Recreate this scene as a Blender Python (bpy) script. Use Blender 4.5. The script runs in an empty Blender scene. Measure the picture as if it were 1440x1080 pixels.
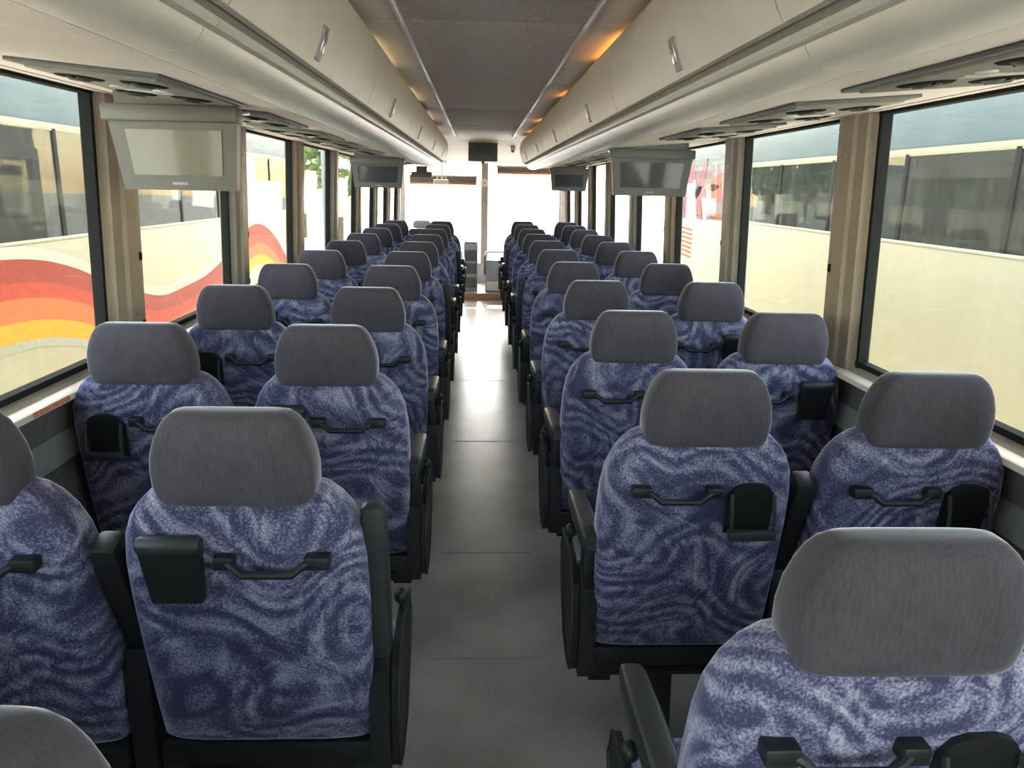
import bpy, bmesh, math, random
from mathutils import Vector, Matrix
random.seed(7)
sc = bpy.context.scene
col = sc.collection

# ------------------------------------------------------------------ camera
F_PX, TH, YAW, RO = 1084.3, .2495, .0459, .0214
cam_d = bpy.data.cameras.new('camera'); cam = bpy.data.objects.new('camera', cam_d); col.objects.link(cam)
cam_d.sensor_fit = 'HORIZONTAL'; cam_d.sensor_width = 36.0; cam_d.lens = F_PX * 36.0 / 1440.0
cam_d.clip_start = .02; cam_d.clip_end = 400
r0 = Vector((math.cos(YAW), -math.sin(YAW), 0)); fh = Vector((math.sin(YAW), math.cos(YAW), 0)); dn = Vector((0, 0, -1))
fwd = fh * math.cos(TH) + dn * math.sin(TH); d0 = dn * math.cos(TH) - fh * math.sin(TH)
rt = r0 * math.cos(RO) - d0 * math.sin(RO); dw = r0 * math.sin(RO) + d0 * math.cos(RO)
M4 = Matrix((rt, -dw, -fwd)).transposed().to_4x4(); M4.translation = Vector((-.0437, 0, 1.58))
cam.matrix_world = M4
sc.camera = cam

# ------------------------------------------------------------------ world, sun, exposure
w = bpy.data.worlds.new('sky'); sc.world = w; w.use_nodes = True
bg = w.node_tree.nodes['Background']
SUN_EL, SUN_AZ = math.radians(42), math.radians(0)              # ahead of the coach, high
sky = w.node_tree.nodes.new('ShaderNodeTexSky'); sky.sky_type = 'NISHITA'; sky.sun_disc = False
sky.sun_elevation = SUN_EL; sky.sun_rotation = SUN_AZ; sky.air_density = 1.0; sky.dust_density = 1.2; sky.ozone_density = 1.0
tint = w.node_tree.nodes.new('ShaderNodeMix'); tint.data_type = 'RGBA'; tint.blend_type = 'MULTIPLY'; tint.inputs[0].default_value = 1.0; tint.inputs[7].default_value = (1.16, 1.0, .87, 1)
w.node_tree.links.new(sky.outputs[0], tint.inputs[6]); w.node_tree.links.new(tint.outputs[2], bg.inputs[0]); bg.inputs[1].default_value = .9
sd = bpy.data.lights.new('sun', 'SUN'); sd.energy = 7.0; sd.angle = .03; sd.color = (1, .95, .85)
sun = bpy.data.objects.new('sun', sd); col.objects.link(sun)
sun.rotation_euler = (-Vector((math.sin(SUN_AZ) * math.cos(SUN_EL), math.cos(SUN_AZ) * math.cos(SUN_EL), math.sin(SUN_EL)))).to_track_quat('-Z', 'Y').to_euler()
sc.view_settings.view_transform = 'Standard'; sc.view_settings.look = 'None'
sc.view_settings.exposure = 1.5; sc.view_settings.gamma = 1.0; sc.view_settings.use_curve_mapping = False
sc.cycles.use_denoising = True
sc.cycles.max_bounces = 10; sc.cycles.diffuse_bounces = 6; sc.cycles.transparent_max_bounces = 16
sc.cycles.sample_clamp_indirect = 8

# ------------------------------------------------------------------ materials
MATS = {}
def nm(name):
    m = bpy.data.materials.new(name); m.use_nodes = True
    nt = m.node_tree; return m, nt, nt.nodes['Principled BSDF']
def N(nt, t, **kw):
    n = nt.nodes.new(t)
    for k, v in kw.items():
        if k in n.inputs: n.inputs[k].default_value = v
        else: setattr(n, k, v)
    return n
def ramp(nt, fac, stops):
    r = nt.nodes.new('ShaderNodeValToRGB'); e = r.color_ramp.elements
    while len(e) < len(stops): e.new(.5)
    for i, (p, c) in enumerate(stops): e[i].position = p; e[i].color = (*c, 1)
    nt.links.new(fac, r.inputs[0]); return r.outputs[0]
def plain(name, c, rough=.5, metal=0., var=.12, scale=30., bump=.0, bscale=200., spec=.5, coat=0.):
    m, nt, b = nm(name)
    tc = N(nt, 'ShaderNodeTexCoord')
    nz = N(nt, 'ShaderNodeTexNoise', Scale=scale, Detail=4.); nt.links.new(tc.outputs['Object'], nz.inputs['Vector'])
    lo = tuple(v * (1 - var) for v in c); hi = tuple(min(1, v * (1 + var)) for v in c)
    nt.links.new(ramp(nt, nz.outputs[0], [(.3, lo), (.7, hi)]), b.inputs['Base Color'])
    b.inputs['Roughness'].default_value = rough; b.inputs['Metallic'].default_value = metal
    b.inputs['Specular IOR Level'].default_value = spec
    if coat: b.inputs['Coat Weight'].default_value = coat
    if bump:
        n2 = N(nt, 'ShaderNodeTexNoise', Scale=bscale, Detail=3.); nt.links.new(tc.outputs['Object'], n2.inputs['Vector'])
        bp = N(nt, 'ShaderNodeBump', Strength=bump, Distance=.004); nt.links.new(n2.outputs[0], bp.inputs['Height']); nt.links.new(bp.outputs[0], b.inputs['Normal'])
    MATS[name] = m; return m
def emit(name, c, s):
    m, nt, b = nm(name)
    b.inputs['Base Color'].default_value = (*c, 1); b.inputs['Emission Color'].default_value = (*c, 1); b.inputs['Emission Strength'].default_value = s
    MATS[name] = m
def glass(name, tint, dirt=.04, refl=1.0, rough=.0, speck=True):
    m, nt, b = nm(name); out = nt.nodes['Material Output']; nt.nodes.remove(b)
    tr = N(nt, 'ShaderNodeBsdfTransparent'); tr.inputs[0].default_value = (*tint, 1)
    gl = N(nt, 'ShaderNodeBsdfGlossy'); gl.inputs['Roughness'].default_value = rough
    lw = N(nt, 'ShaderNodeLayerWeight')                              # Schlick reflectance, the same for both faces of the pane
    pw = N(nt, 'ShaderNodeMath', operation='POWER'); nt.links.new(lw.outputs['Facing'], pw.inputs[0]); pw.inputs[1].default_value = 5.
    mf = N(nt, 'ShaderNodeMath', operation='MULTIPLY_ADD'); nt.links.new(pw.outputs[0], mf.inputs[0]); mf.inputs[1].default_value = .5 * refl; mf.inputs[2].default_value = .035 * refl
    mx = N(nt, 'ShaderNodeMixShader'); nt.links.new(mf.outputs[0], mx.inputs[0]); nt.links.new(tr.outputs[0], mx.inputs[1]); nt.links.new(gl.outputs[0], mx.inputs[2])
    df = N(nt, 'ShaderNodeBsdfDiffuse'); df.inputs[0].default_value = (.7, .7, .62, 1)
    tc = N(nt, 'ShaderNodeTexCoord')
    mp = N(nt, 'ShaderNodeMapping'); mp.inputs['Scale'].default_value = (9, 9, 1.2); nt.links.new(tc.outputs['Object'], mp.inputs[0])
    nz = N(nt, 'ShaderNodeTexNoise', Scale=1.5, Detail=6., Roughness=.7); nt.links.new(mp.outputs[0], nz.inputs['Vector'])
    n2 = N(nt, 'ShaderNodeTexNoise', Scale=220., Detail=2.); nt.links.new(tc.outputs['Object'], n2.inputs['Vector'])
    mm = N(nt, 'ShaderNodeMath', operation='MULTIPLY'); nt.links.new(nz.outputs[0], mm.inputs[0]); nt.links.new(n2.outputs[0], mm.inputs[1])
    m2 = N(nt, 'ShaderNodeMath', operation='MULTIPLY'); nt.links.new(mm.outputs[0], m2.inputs[0]); m2.inputs[1].default_value = dirt * 4
    mx2 = N(nt, 'ShaderNodeMixShader'); nt.links.new(m2.outputs[0], mx2.inputs[0]); nt.links.new(mx.outputs[0], mx2.inputs[1]); nt.links.new(df.outputs[0], mx2.inputs[2])
    nt.links.new(mx2.outputs[0], out.inputs[0]); MATS[name] = m

def fabric():
    m, nt, b = nm('fabric')
    tc = N(nt, 'ShaderNodeTexCoord'); oi = N(nt, 'ShaderNodeObjectInfo')
    mu = N(nt, 'ShaderNodeMath', operation='MULTIPLY'); nt.links.new(oi.outputs['Random'], mu.inputs[0]); mu.inputs[1].default_value = 17.
    ad = N(nt, 'ShaderNodeVectorMath', operation='ADD'); nt.links.new(tc.outputs['Object'], ad.inputs[0]); nt.links.new(mu.outputs[0], ad.inputs[1])
    dn_ = N(nt, 'ShaderNodeTexNoise', Scale=3.2, Detail=1.0); nt.links.new(ad.outputs[0], dn_.inputs['Vector'])
    dv = N(nt, 'ShaderNodeVectorMath', operation='MULTIPLY_ADD'); nt.links.new(dn_.outputs['Color'], dv.inputs[0]); dv.inputs[1].default_value = (1.1, 1.1, .9); nt.links.new(ad.outputs[0], dv.inputs[2])
    wv = N(nt, 'ShaderNodeTexWave', wave_type='BANDS', bands_direction='Z')
    wv.inputs['Scale'].default_value = 4.2; wv.inputs['Distortion'].default_value = 2.2; wv.inputs['Detail'].default_value = 1.5; wv.inputs['Detail Scale'].default_value = 1.4
    nt.links.new(dv.outputs[0], wv.inputs['Vector'])
    w2 = N(nt, 'ShaderNodeTexNoise', Scale=9., Detail=2., Distortion=1.6); nt.links.new(dv.outputs[0], w2.inputs['Vector'])
    sp = N(nt, 'ShaderNodeTexNoise', Scale=230., Detail=2., Roughness=.7); nt.links.new(tc.outputs['Object'], sp.inputs['Vector'])
    a = N(nt, 'ShaderNodeMath', operation='MULTIPLY_ADD'); nt.links.new(wv.outputs['Fac'], a.inputs[0]); a.inputs[1].default_value = .26; nt.links.new(w2.outputs[0], a.inputs[2])
    s2 = N(nt, 'ShaderNodeMath', operation='MULTIPLY_ADD'); nt.links.new(sp.outputs[0], s2.inputs[0]); s2.inputs[1].default_value = 1.25; nt.links.new(a.outputs[0], s2.inputs[2])
    s3 = N(nt, 'ShaderNodeMath', operation='SUBTRACT'); nt.links.new(s2.outputs[0], s3.inputs[0]); s3.inputs[1].default_value = .87
    c = ramp(nt, s3.outputs[0], [(.20, (.046, .044, .088)), (.38, (.105, .102, .185)), (.56, (.212, .202, .282)), (.78, (.37, .355, .405))])
    nt.links.new(c, b.inputs['Base Color'])
    b.inputs['Roughness'].default_value = .9; b.inputs['Specular IOR Level'].default_value = .15
    b.inputs['Sheen Weight'].default_value = .9; b.inputs['Sheen Roughness'].default_value = .28; b.inputs['Sheen Tint'].default_value = (.8, .82, 1, 1)
    bp = N(nt, 'ShaderNodeBump', Strength=.25, Distance=.003); nt.links.new(sp.outputs[0], bp.inputs['Height']); nt.links.new(bp.outputs[0], b.inputs['Normal'])
    MATS['fabric'] = m
    m, nt, b = nm('headrest_cloth')
    tc = N(nt, 'ShaderNodeTexCoord'); mp = N(nt, 'ShaderNodeMapping'); mp.inputs['Scale'].default_value = (1, 1, .12); nt.links.new(tc.outputs['Object'], mp.inputs[0])
    sp = N(nt, 'ShaderNodeTexNoise', Scale=260., Detail=3.); nt.links.new(mp.outputs[0], sp.inputs['Vector'])
    lo = N(nt, 'ShaderNodeTexNoise', Scale=9., Detail=3.); nt.links.new(tc.outputs['Object'], lo.inputs['Vector'])
    a = N(nt, 'ShaderNodeMath', operation='MULTIPLY_ADD'); nt.links.new(sp.outputs[0], a.inputs[0]); a.inputs[1].default_value = .8; nt.links.new(lo.outputs[0], a.inputs[2])
    nt.links.new(ramp(nt, a.outputs[0], [(.5, (.039, .033, .042)), (1.0, (.066, .058, .072))]), b.inputs['Base Color'])
    b.inputs['Roughness'].default_value = .9; b.inputs['Specular IOR Level'].default_value = .15
    b.inputs['Sheen Weight'].default_value = .9; b.inputs['Sheen Roughness'].default_value = .28; b.inputs['Sheen Tint'].default_value = (1, .96, 1, 1)
    bp = N(nt, 'ShaderNodeBump', Strength=.15, Distance=.002); nt.links.new(sp.outputs[0], bp.inputs['Height']); nt.links.new(bp.outputs[0], b.inputs['Normal'])
    MATS['headrest_cloth'] = m
fabric()
def floor_mat():
    m, nt, b = nm('vinyl_floor')
    tc = N(nt, 'ShaderNodeTexCoord')
    a = N(nt, 'ShaderNodeTexNoise', Scale=3.1, Detail=3.); nt.links.new(tc.outputs['Object'], a.inputs['Vector'])
    s = N(nt, 'ShaderNodeTexNoise', Scale=120., Detail=3.); nt.links.new(tc.outputs['Object'], s.inputs['Vector'])
    ad = N(nt, 'ShaderNodeMath', operation='MULTIPLY_ADD'); nt.links.new(s.outputs[0], ad.inputs[0]); ad.inputs[1].default_value = .5; nt.links.new(a.outputs[0], ad.inputs[2])
    nt.links.new(ramp(nt, ad.outputs[0], [(.42, (.25, .225, .19)), (1.0, (.50, .465, .405))]), b.inputs['Base Color'])
    b.inputs['Roughness'].default_value = .29
    bp = N(nt, 'ShaderNodeBump', Strength=.07, Distance=.002); nt.links.new(s.outputs[0], bp.inputs['Height']); nt.links.new(bp.outputs[0], b.inputs['Normal'])
    b.inputs['Specular IOR Level'].default_value = .7
    MATS['vinyl_floor'] = m
floor_mat()
plain('black_plastic', (.011, .012, .012), .45, var=.2, scale=60, bump=.05, spec=.35)
plain('dark_frame', (.010, .011, .011), .5, spec=.3)
plain('arm_pad', (.024, .025, .025), .45, var=.15, bump=.06, spec=.4)
plain('steel', (.5, .5, .48), .3, 1.)
plain('ceiling_cloth', (.62, .535, .50), .95, var=.18, scale=90, bump=.4, bscale=160, spec=.1)
plain('side_panel', (.78, .69, .61), .6, var=.05, scale=8)
plain('trim_strip', (.72, .66, .62), .4, var=.04)
plain('bin_door', (.66, .60, .51), .5, var=.05, scale=7, bump=.05)
plain('bin_rail', (.68, .63, .54), .38, var=.04, scale=7)
plain('bin_groove', (.22, .20, .175), .6)
plain('bin_under', (.72, .62, .53), .6, var=.05, scale=7)
plain('service_plate', (.25, .23, .185), .6, spec=.2)
plain('vent_dark', (.008, .008, .008), .8, spec=.08)
plain('lens', (.6, .6, .55), .15)
plain('pillar_tan', (.31, .245, .185), .55, var=.1, scale=10)
plain('pillar_metal', (.26, .235, .205), .5, .1, var=.1, scale=10)
plain('gasket', (.014, .014, .013), .9, spec=.15)
plain('ledge', (.68, .60, .48), .5, var=.08, scale=14)
plain('rail_dark', (.10, .095, .09), .5)
plain('rail_grey', (.26, .25, .24), .4, .2)
plain('wall_carpet', (.095, .085, .075), .95, var=.35, scale=120, bump=.4, spec=.1)
plain('tv_body', (.095, .083, .069), .45, var=.05)
plain('tv_body_dark', (.10, .10, .10), .5, var=.05)
plain('tv_screen', (.045, .05, .055), .12, var=.02, coat=.5)
plain('tv_screen_painted_glare', (.15, .133, .092), .2, var=.05, scale=4, coat=.4)  # dark screen with its pale glare painted into the base colour
plain('white_mark', (.45, .44, .40), .5)
plain('badge_grey', (.26, .25, .23), .4)
plain('sticker_red', (.6, .2, .12), .6, var=.4, scale=120)
plain('front_beige', (.55, .47, .38), .6)
plain('riser_brown', (.42, .22, .11), .55)
plain('panel_grey', (.32, .31, .30), .55)
plain('blind_cloth', (.16, .14, .13), .9, var=.4, scale=40)
plain('blind_red', (.5, .2, .13), .7)
plain('post_brown', (.30, .25, .21), .5)
plain('concrete', (.66, .63, .57), .9, var=.15, scale=3)
plain('shell_paint', (.62, .58, .46), .35, var=.03)
plain('coach_cream', (.34, .295, .195), .6, spec=.12, var=.03, scale=2)
plain('coach_upper', (.12, .145, .15), .6, spec=.12, var=.08, scale=2)
plain('coach_white', (.40, .38, .29), .6, spec=.12)
plain('coach_darkred', (.26, .028, .016), .6, spec=.12)
plain('coach_red', (.37, .04, .02), .6, spec=.12)
plain('coach_orange', (.46, .11, .03), .6, spec=.12)
plain('coach_yellow', (.44, .24, .012), .6, spec=.12)
plain('coach_grey', (.28, .265, .20), .6, spec=.12)
plain('film_white', (.16, .115, .12), .6, spec=.1)
plain('coach_pink', (.23, .05, .095), .6, spec=.12, var=.1, scale=4)
plain('coach_inside', (.10, .10, .095), .9)
plain('coach_seat_dark', (.035, .037, .04), .9)
plain('tyre', (.02, .02, .02), .8)
plain('leaf', (.16, .22, .06), .7, var=.4, scale=8)
plain('bark', (.14, .10, .07), .9)
plain('building_pale', (.7, .66, .58), .8)
plain('roof_grey', (.28, .29, .28), .6)
glass('window_glass', (.82, .85, .80), dirt=.028)
glass('windshield_glass', (.93, .95, .94), dirt=.008)
glass('coach_glass', (.36, .39, .37), dirt=.04, refl=.8)
emit('lamp_amber', (1.0, .45, .08), 7.)
emit('lamp_pale', (1.0, .86, .5), 2.6)

# ------------------------------------------------------------------ mesh helpers
class MB:
    def __init__(s): s.v = []; s.f = []
    def add(s, vs, fs):
        o = len(s.v); s.v += [tuple(v) for v in vs]; s.f += [tuple(i + o for i in f) for f in fs]; return s
    def box(s, x0, x1, y0, y1, z0, z1, bev=0., M=None, seg=2):
        bm = bmesh.new(); bmesh.ops.create_cube(bm, size=1)
        for v in bm.verts: v.co = Vector(((x0 + x1) / 2 + v.co.x * (x1 - x0), (y0 + y1) / 2 + v.co.y * (y1 - y0), (z0 + z1) / 2 + v.co.z * (z1 - z0)))
        if bev: bmesh.ops.bevel(bm, geom=list(bm.edges), offset=bev, segments=seg, profile=.5, affect='EDGES')
        return s.bm(bm, M)
    def bm(s, bm, M=None):
        bm.verts.index_update()
        s.add([(M @ v.co if M else v.co) for v in bm.verts], [[v.index for v in f.verts] for f in bm.faces]); bm.free(); return s
    def loft(s, rings, cap=True):
        n = len(rings[0]); vs = [p for r in rings for p in r]; fs = []
        for i in range(len(rings) - 1):
            for j in range(n):
                k = (j + 1) % n; fs.append((i * n + j, i * n + k, (i + 1) * n + k, (i + 1) * n + j))
        if cap: fs.append(tuple(range(n - 1, -1, -1))); fs.append(tuple(range((len(rings) - 1) * n, len(rings) * n)))
        return s.add(vs, fs)
    def prism(s, poly, a0, a1, axis):            # poly in the two other axes, extruded along axis
        def P(p, a): return {0: (a, p[0], p[1]), 1: (p[0], a, p[1]), 2: (p[0], p[1], a)}[axis]
        n = len(poly); vs = [P(p, a0) for p in poly] + [P(p, a1) for p in poly]
        fs = [(i, (i + 1) % n, n + (i + 1) % n, n + i) for i in range(n)] + [tuple(range(n - 1, -1, -1)), tuple(range(n, 2 * n))]
        return s.add(vs, fs)
    def tube(s, path, r, n=8):
        path = [Vector(p) for p in path]; rings = []
        for i, p in enumerate(path):
            t = (path[min(i + 1, len(path) - 1)] - path[max(i - 1, 0)]).normalized()
            u = t.cross(Vector((0, 0, 1)));
            if u.length < 1e-3: u = t.cross(Vector((0, 1, 0)))
            u.normalize(); v = t.cross(u)
            rr = r[i] if isinstance(r, (list, tuple)) else r
            rings.append([p + u * rr * math.cos(2 * math.pi * k / n) + v * rr * math.sin(2 * math.pi * k / n) for k in range(n)])
        return s.loft(rings)
    def disc(s, c, r, h, axis=2, n=20, r2=None):
        r2 = r if r2 is None else r2; rings = []
        for (rr, a) in ((r, -h / 2), (r2, h / 2)):
            ring = []
            for k in range(n):
                ca, sa = rr * math.cos(2 * math.pi * k / n), rr * math.sin(2 * math.pi * k / n)
                ring.append({2: (c[0] + ca, c[1] + sa, c[2] + a), 0: (c[0] + a, c[1] + ca, c[2] + sa), 1: (c[0] + ca, c[1] + a, c[2] + sa)}[axis])
            rings.append(ring)
        return s.loft(rings)
    def ball(s, c, r, sub=2, sq=(1, 1, 1)):
        bm = bmesh.new(); bmesh.ops.create_icosphere(bm, subdivisions=sub, radius=r)
        for v in bm.verts: v.co = Vector((c[0] + v.co.x * sq[0], c[1] + v.co.y * sq[1], c[2] + v.co.z * sq[2]))
        return s.bm(bm)
    def mesh(s, name, mat, mirror=False, sharp=40):
        me = bpy.data.meshes.new(name)
        vs = [(-x, y, z) for x, y, z in s.v] if mirror else s.v
        me.from_pydata(vs, [], s.f); me.update()
        bm = bmesh.new(); bm.from_mesh(me); bmesh.ops.recalc_face_normals(bm, faces=bm.faces); bm.to_mesh(me); bm.free()
        me.polygons.foreach_set('use_smooth', [True] * len(me.polygons)); me.set_sharp_from_angle(angle=math.radians(sharp))
        me.materials.append(MATS[mat]); return me
    def obj(s, name, mat, parent=None, loc=None, sharp=40):
        return link(name, s.mesh(name, mat, sharp=sharp), parent, loc)
def link(name, me, parent=None, loc=None):
    o = bpy.data.objects.new(name, me); col.objects.link(o)
    if parent: o.parent = parent
    if loc: o.location = loc
    return o
def tag(o, label=None, cat=None, group=None, kind=None):
    if label: o['label'] = label
    if cat: o['category'] = cat
    if group: o['group'] = group
    if kind: o['kind'] = kind
    return o
def empty(name, loc=(0, 0, 0)):
    o = bpy.data.objects.new(name, None); col.objects.link(o); o.location = loc; o.empty_display_size = .1; return o
def sup(w_, d_, cx, cy, z, n=28, e=4.0, back=None):
    out = []
    for k in range(n):
        a = 2 * math.pi * k / n; c, s_ = math.cos(a), math.sin(a)
        out.append((cx + w_ * math.copysign(abs(c) ** (2 / e), c), cy + d_ * math.copysign(abs(s_) ** (2 / e), s_), z))
    return out
ORD = ['first', 'second', 'third', 'fourth', 'fifth', 'sixth', 'seventh', 'eighth', 'ninth', 'tenth', 'eleventh', 'twelfth', 'thirteenth', 'fourteenth']

Y_BACK, Y_FRONT = -3.13, 12.4
PILLARS = [-2.4, -1.15, .1, 1.35, 2.6, 3.85, 5.1, 6.35, 7.6, 8.85, 10.1, 11.35]
SILL, HEAD = 1.012, 1.842
def wx(z): return 1.235 - (z - SILL) / (HEAD - SILL) * .03       # inner face of the glass line

# ------------------------------------------------------------------ shell
fl = MB().box(-1.27, 1.27, Y_BACK, 11.05, -.06, 0).obj('floor', 'vinyl_floor'); tag(fl, 'worn grey vinyl aisle floor of the coach', kind='structure')
for y in (2.35, 3.15, 4.7, 6.3, 7.9): MB().box(-.20, .20, y - .004, y + .004, 0, .0012).obj('floor_seam', 'panel_grey', fl)
pf = MB().box(-1.25, 1.25, 11.05, Y_FRONT, -.06, .10).obj('trim_1', 'vinyl_floor'); tag(pf, 'raised platform beside the driver at the windshield', kind='structure')
MB().box(-1.24, 1.24, 11.035, 11.05, 0, .10).obj('riser_strip', 'riser_brown', pf)

ce = MB().box(-1.29, 1.29, Y_BACK - .05, Y_FRONT, 2.24, 2.28).obj('ceiling', 'shell_paint'); tag(ce, 'coach ceiling with a brown cloth centre strip', kind='structure')
MODS = [-3.13 + 1.47 * k for k in range(9)]                         # bin seams
# centre cloth in lengths, pale strips, side panels
for k in range(len(MODS) - 1):
    y0, y1 = (Y_BACK if k == 0 else MODS[k]), MODS[k + 1]
    if k == len(MODS) - 2: y1 = 7.6
    MB().box(-.297, .297, y0 + .002, y1 - .002, 2.105, 2.125, .004).obj('cloth_panel', 'ceiling_cloth', ce)
    y1 = MODS[k + 1]
    for s in (-1, 1):
        MB().box(min(s * .297, s * .313), max(s * .297, s * .313), y0 + .001, y1 - .001, 2.092, 2.115, .003).obj('pale_strip', 'trim_strip', ce)
        P = [(s * .312, 2.106), (s * .40, 2.107), (s * .47, 2.120), (s * .62, 2.165), (s * .62, 2.18), (s * .47, 2.134), (s * .312, 2.123)]
        MB().prism(P, y0 + .003, y1 - .003, 1).obj('side_panel', 'side_panel', ce)
# hatch slot and the pale front part of the ceiling
MB().box(-.297, .297, 7.605, 7.665, 2.125, 2.14).obj('hatch_slot', 'vent_dark', ce)
MB().box(-.297, .297, 7.665, 9.3, 2.107, 2.125, .004).obj('hatch_panel', 'front_beige', ce)
MB().prism([(9.3, 2.107), (9.3, 2.15), (12.42, 2.0), (12.42, 1.93)], -1.27, 1.27, 0).obj('front_header', 'front_beige', ce)
MB().prism([(8.63, 2.12), (8.63, 2.24), (9.3, 2.24), (9.3, 2.107)], -1.27, 1.27, 0).obj('front_header', 'front_beige', ce)

walls = {}
nwin = 0
for s, side in ((-1, 'left'), (1, 'right')):
    def sx(pts): return [(s * x, z) for x, z in pts]
    wa = MB().prism(sx([(1.225, 0), (1.27, 0), (1.29, 1.0), (1.225, .80)]), Y_BACK, Y_FRONT, 1).obj('wall_' + side, 'wall_carpet')
    tag(wa, 'carpeted lower %s side wall of the coach' % side, kind='structure'); walls[s] = wa
    MB().prism(sx([(1.27, -1.0), (1.30, -1.0), (1.30, .99), (1.285, .99)]), Y_BACK, Y_FRONT, 1).obj('outer_panel', 'shell_paint', wa)
    MB().prism(sx([(1.208, .80), (1.225, .80), (1.225, .885), (1.214, .885)]), Y_BACK, Y_FRONT, 1).obj('grey_rail', 'rail_grey', wa)
    MB().prism(sx([(1.214, .885), (1.28, .885), (1.28, .984), (1.212, .984)]), Y_BACK, Y_FRONT, 1).obj('dark_rail', 'rail_dark', wa)
    MB().prism(sx([(1.168, .984), (1.29, .984), (1.29, 1.004), (1.176, 1.006), (1.168, 1.000)]), Y_BACK, Y_FRONT, 1).obj('window_ledge', 'ledge', wa)
    MB().prism(sx([(1.205, 1.0045), (1.27, 1.0045), (1.27, 1.03), (1.232, 1.03)]), Y_BACK, Y_FRONT, 1).obj('sill_rail', 'pillar_metal', wa)
    MB().prism(sx([(1.15, 1.828), (1.30, 1.84), (1.27, 2.25), (1.20, 2.25), (1.165, 1.86)]), Y_BACK, Y_FRONT, 1).obj('window_header', 'bin_under', wa)
    # pillars
    prof = [(-.125, -.03), (-.125, 0), (-.108, .012), (-.10, .034), (-.045, .038), (-.038, .050), (.038, .050), (.045, .038), (.10, .034), (.108, .012), (.125, 0), (.125, -.03)]
    for y in PILLARS:
        rings = []
        for z in (1.0, 1.2, 1.55, 1.80, 1.86):
            rings.append([(s * (wx(z) - d), y + t, z) for t, d in prof])
        MB().loft(rings).obj('pillar', 'pillar_tan' if y not in (3.85, 6.35, 8.85) else 'pillar_metal', wa, sharp=25)
        for t in (-.135, .135):
            rr = [[(s * (wx(z) - a), y + t + b, z) for a, b in ((-.02, -.012), (.014, -.012), (.014, .006), (-.02, .006))] for z in (1.02, 1.45, 1.845)]
            MB().loft(rr).obj('window_gasket', 'gasket', wa)
        for z in (1.10, 1.33):
            MB().box(s * (wx(z) - .036) - .007, s * (wx(z) - .036) + .007, y + .055, y + .085, z - .014, z + .014, .004).obj('shade_clip', 'gasket', wa)
        for z in (1.15, 1.70):
            MB().disc((s * (wx(z) - .051), y - .01, z), .006, .004, 0, 10).obj('screw', 'steel', wa)
    # windows
    edges = [Y_BACK] + PILLARS + [Y_FRONT - .1]
    for a, b in zip(edges[:-1], edges[1:]):
        y0, y1 = a + .12, b - .12
        if y1 - y0 < .3: continue
        nwin += 1
        wn = empty('window_%d' % nwin, (s * 1.25, (y0 + y1) / 2, SILL)); tag(wn, 'dusty fixed side window of the coach between two pillars', kind='structure')
        mb = MB(); g = []
        for z in (SILL - .01, HEAD + .01):
            for d in (-.012, -.018): g.append((z, d))
        vs = [(s * (wx(z) - d) - s * 1.25, yy - (y0 + y1) / 2, z - SILL) for z in (SILL - .008, HEAD + .01) for d in (-.012, -.018) for yy in (y0, y1)]
        mb.add(vs, [(0, 1, 5, 4), (2, 6, 7, 3), (0, 2, 3, 1), (4, 5, 7, 6), (0, 4, 6, 2), (1, 3, 7, 5)]).obj('pane', 'window_glass', wn)
        mb = MB()
        for z0, z1 in ((SILL + .012, SILL + .03), (HEAD - .02, HEAD)):
            mb.prism([(s * (wx(z0) + .02) - s * 1.25, z0 - SILL), (s * (wx(z0) - .012) - s * 1.25, z0 - SILL), (s * (wx(z1) - .012) - s * 1.25, z1 - SILL), (s * (wx(z1) + .02) - s * 1.25, z1 - SILL)], y0 - (y0 + y1) / 2, y1 - (y0 + y1) / 2, 1)
        mb.obj('gasket', 'gasket', wn)
        # filled round upper corner seen on the windows ahead of each screen
        if (s < 0 and 3.8 < a < 3.9) or (s > 0 and 3.8 < a < 3.9) or (s < 0 and 6.3 < a < 6.4):
            R = .13; pts = [(y0 + .012, HEAD)] + [(y0 + .012 + R - R * math.sin(t), HEAD - R + R * math.cos(t)) for t in [math.pi / 2 * q / 8 for q in range(9)]]
            mb = MB(); n = len(pts); cy = (y0 + y1) / 2
            vs = [(s * (wx(z) + .002) - s * 1.25, y_ - cy, z - SILL) for y_, z in pts] + [(s * (wx(z) - .012) - s * 1.25, y_ - cy, z - SILL) for y_, z in pts]
            mb.add(vs, [tuple(range(n)), tuple(range(2 * n - 1, n - 1, -1))] + [(i, (i + 1) % n, n + (i + 1) % n, n + i) for i in range(n)]).obj('corner_fill', 'pillar_tan', wn)
st = MB().box(-1.176, -1.167, 1.92, 2.10, .986, 1.001).obj('ledge_sticker', 'sticker_red', walls[-1])
bk = MB().box(-1.27, 1.27, Y_BACK - .05, Y_BACK, -1.0, .92).obj('wall_back', 'bin_door'); tag(bk, 'beige rear bulkhead of the coach', kind='structure')
MB().box(-1.27, 1.27, Y_BACK - .05, Y_BACK, 2.02, 2.25).obj('rear_header', 'bin_door', bk)
for s in (-1, 1): MB().box(min(s * 1.12, s * 1.29), max(s * 1.12, s * 1.29), Y_BACK - .05, Y_BACK, .92, 2.02).obj('rear_post', 'bin_door', bk)
nwin += 1; rw = empty('window_%d' % nwin, (0, Y_BACK - .03, .92)); tag(rw, 'added wide rear window behind the last row, letting in extra daylight', kind='structure')  # unseen rear window, added to bring more daylight onto the seat backs
MB().box(-1.12, 1.12, -.004, .004, 0, 1.10).obj('pane', 'windshield_glass', rw)

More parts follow.
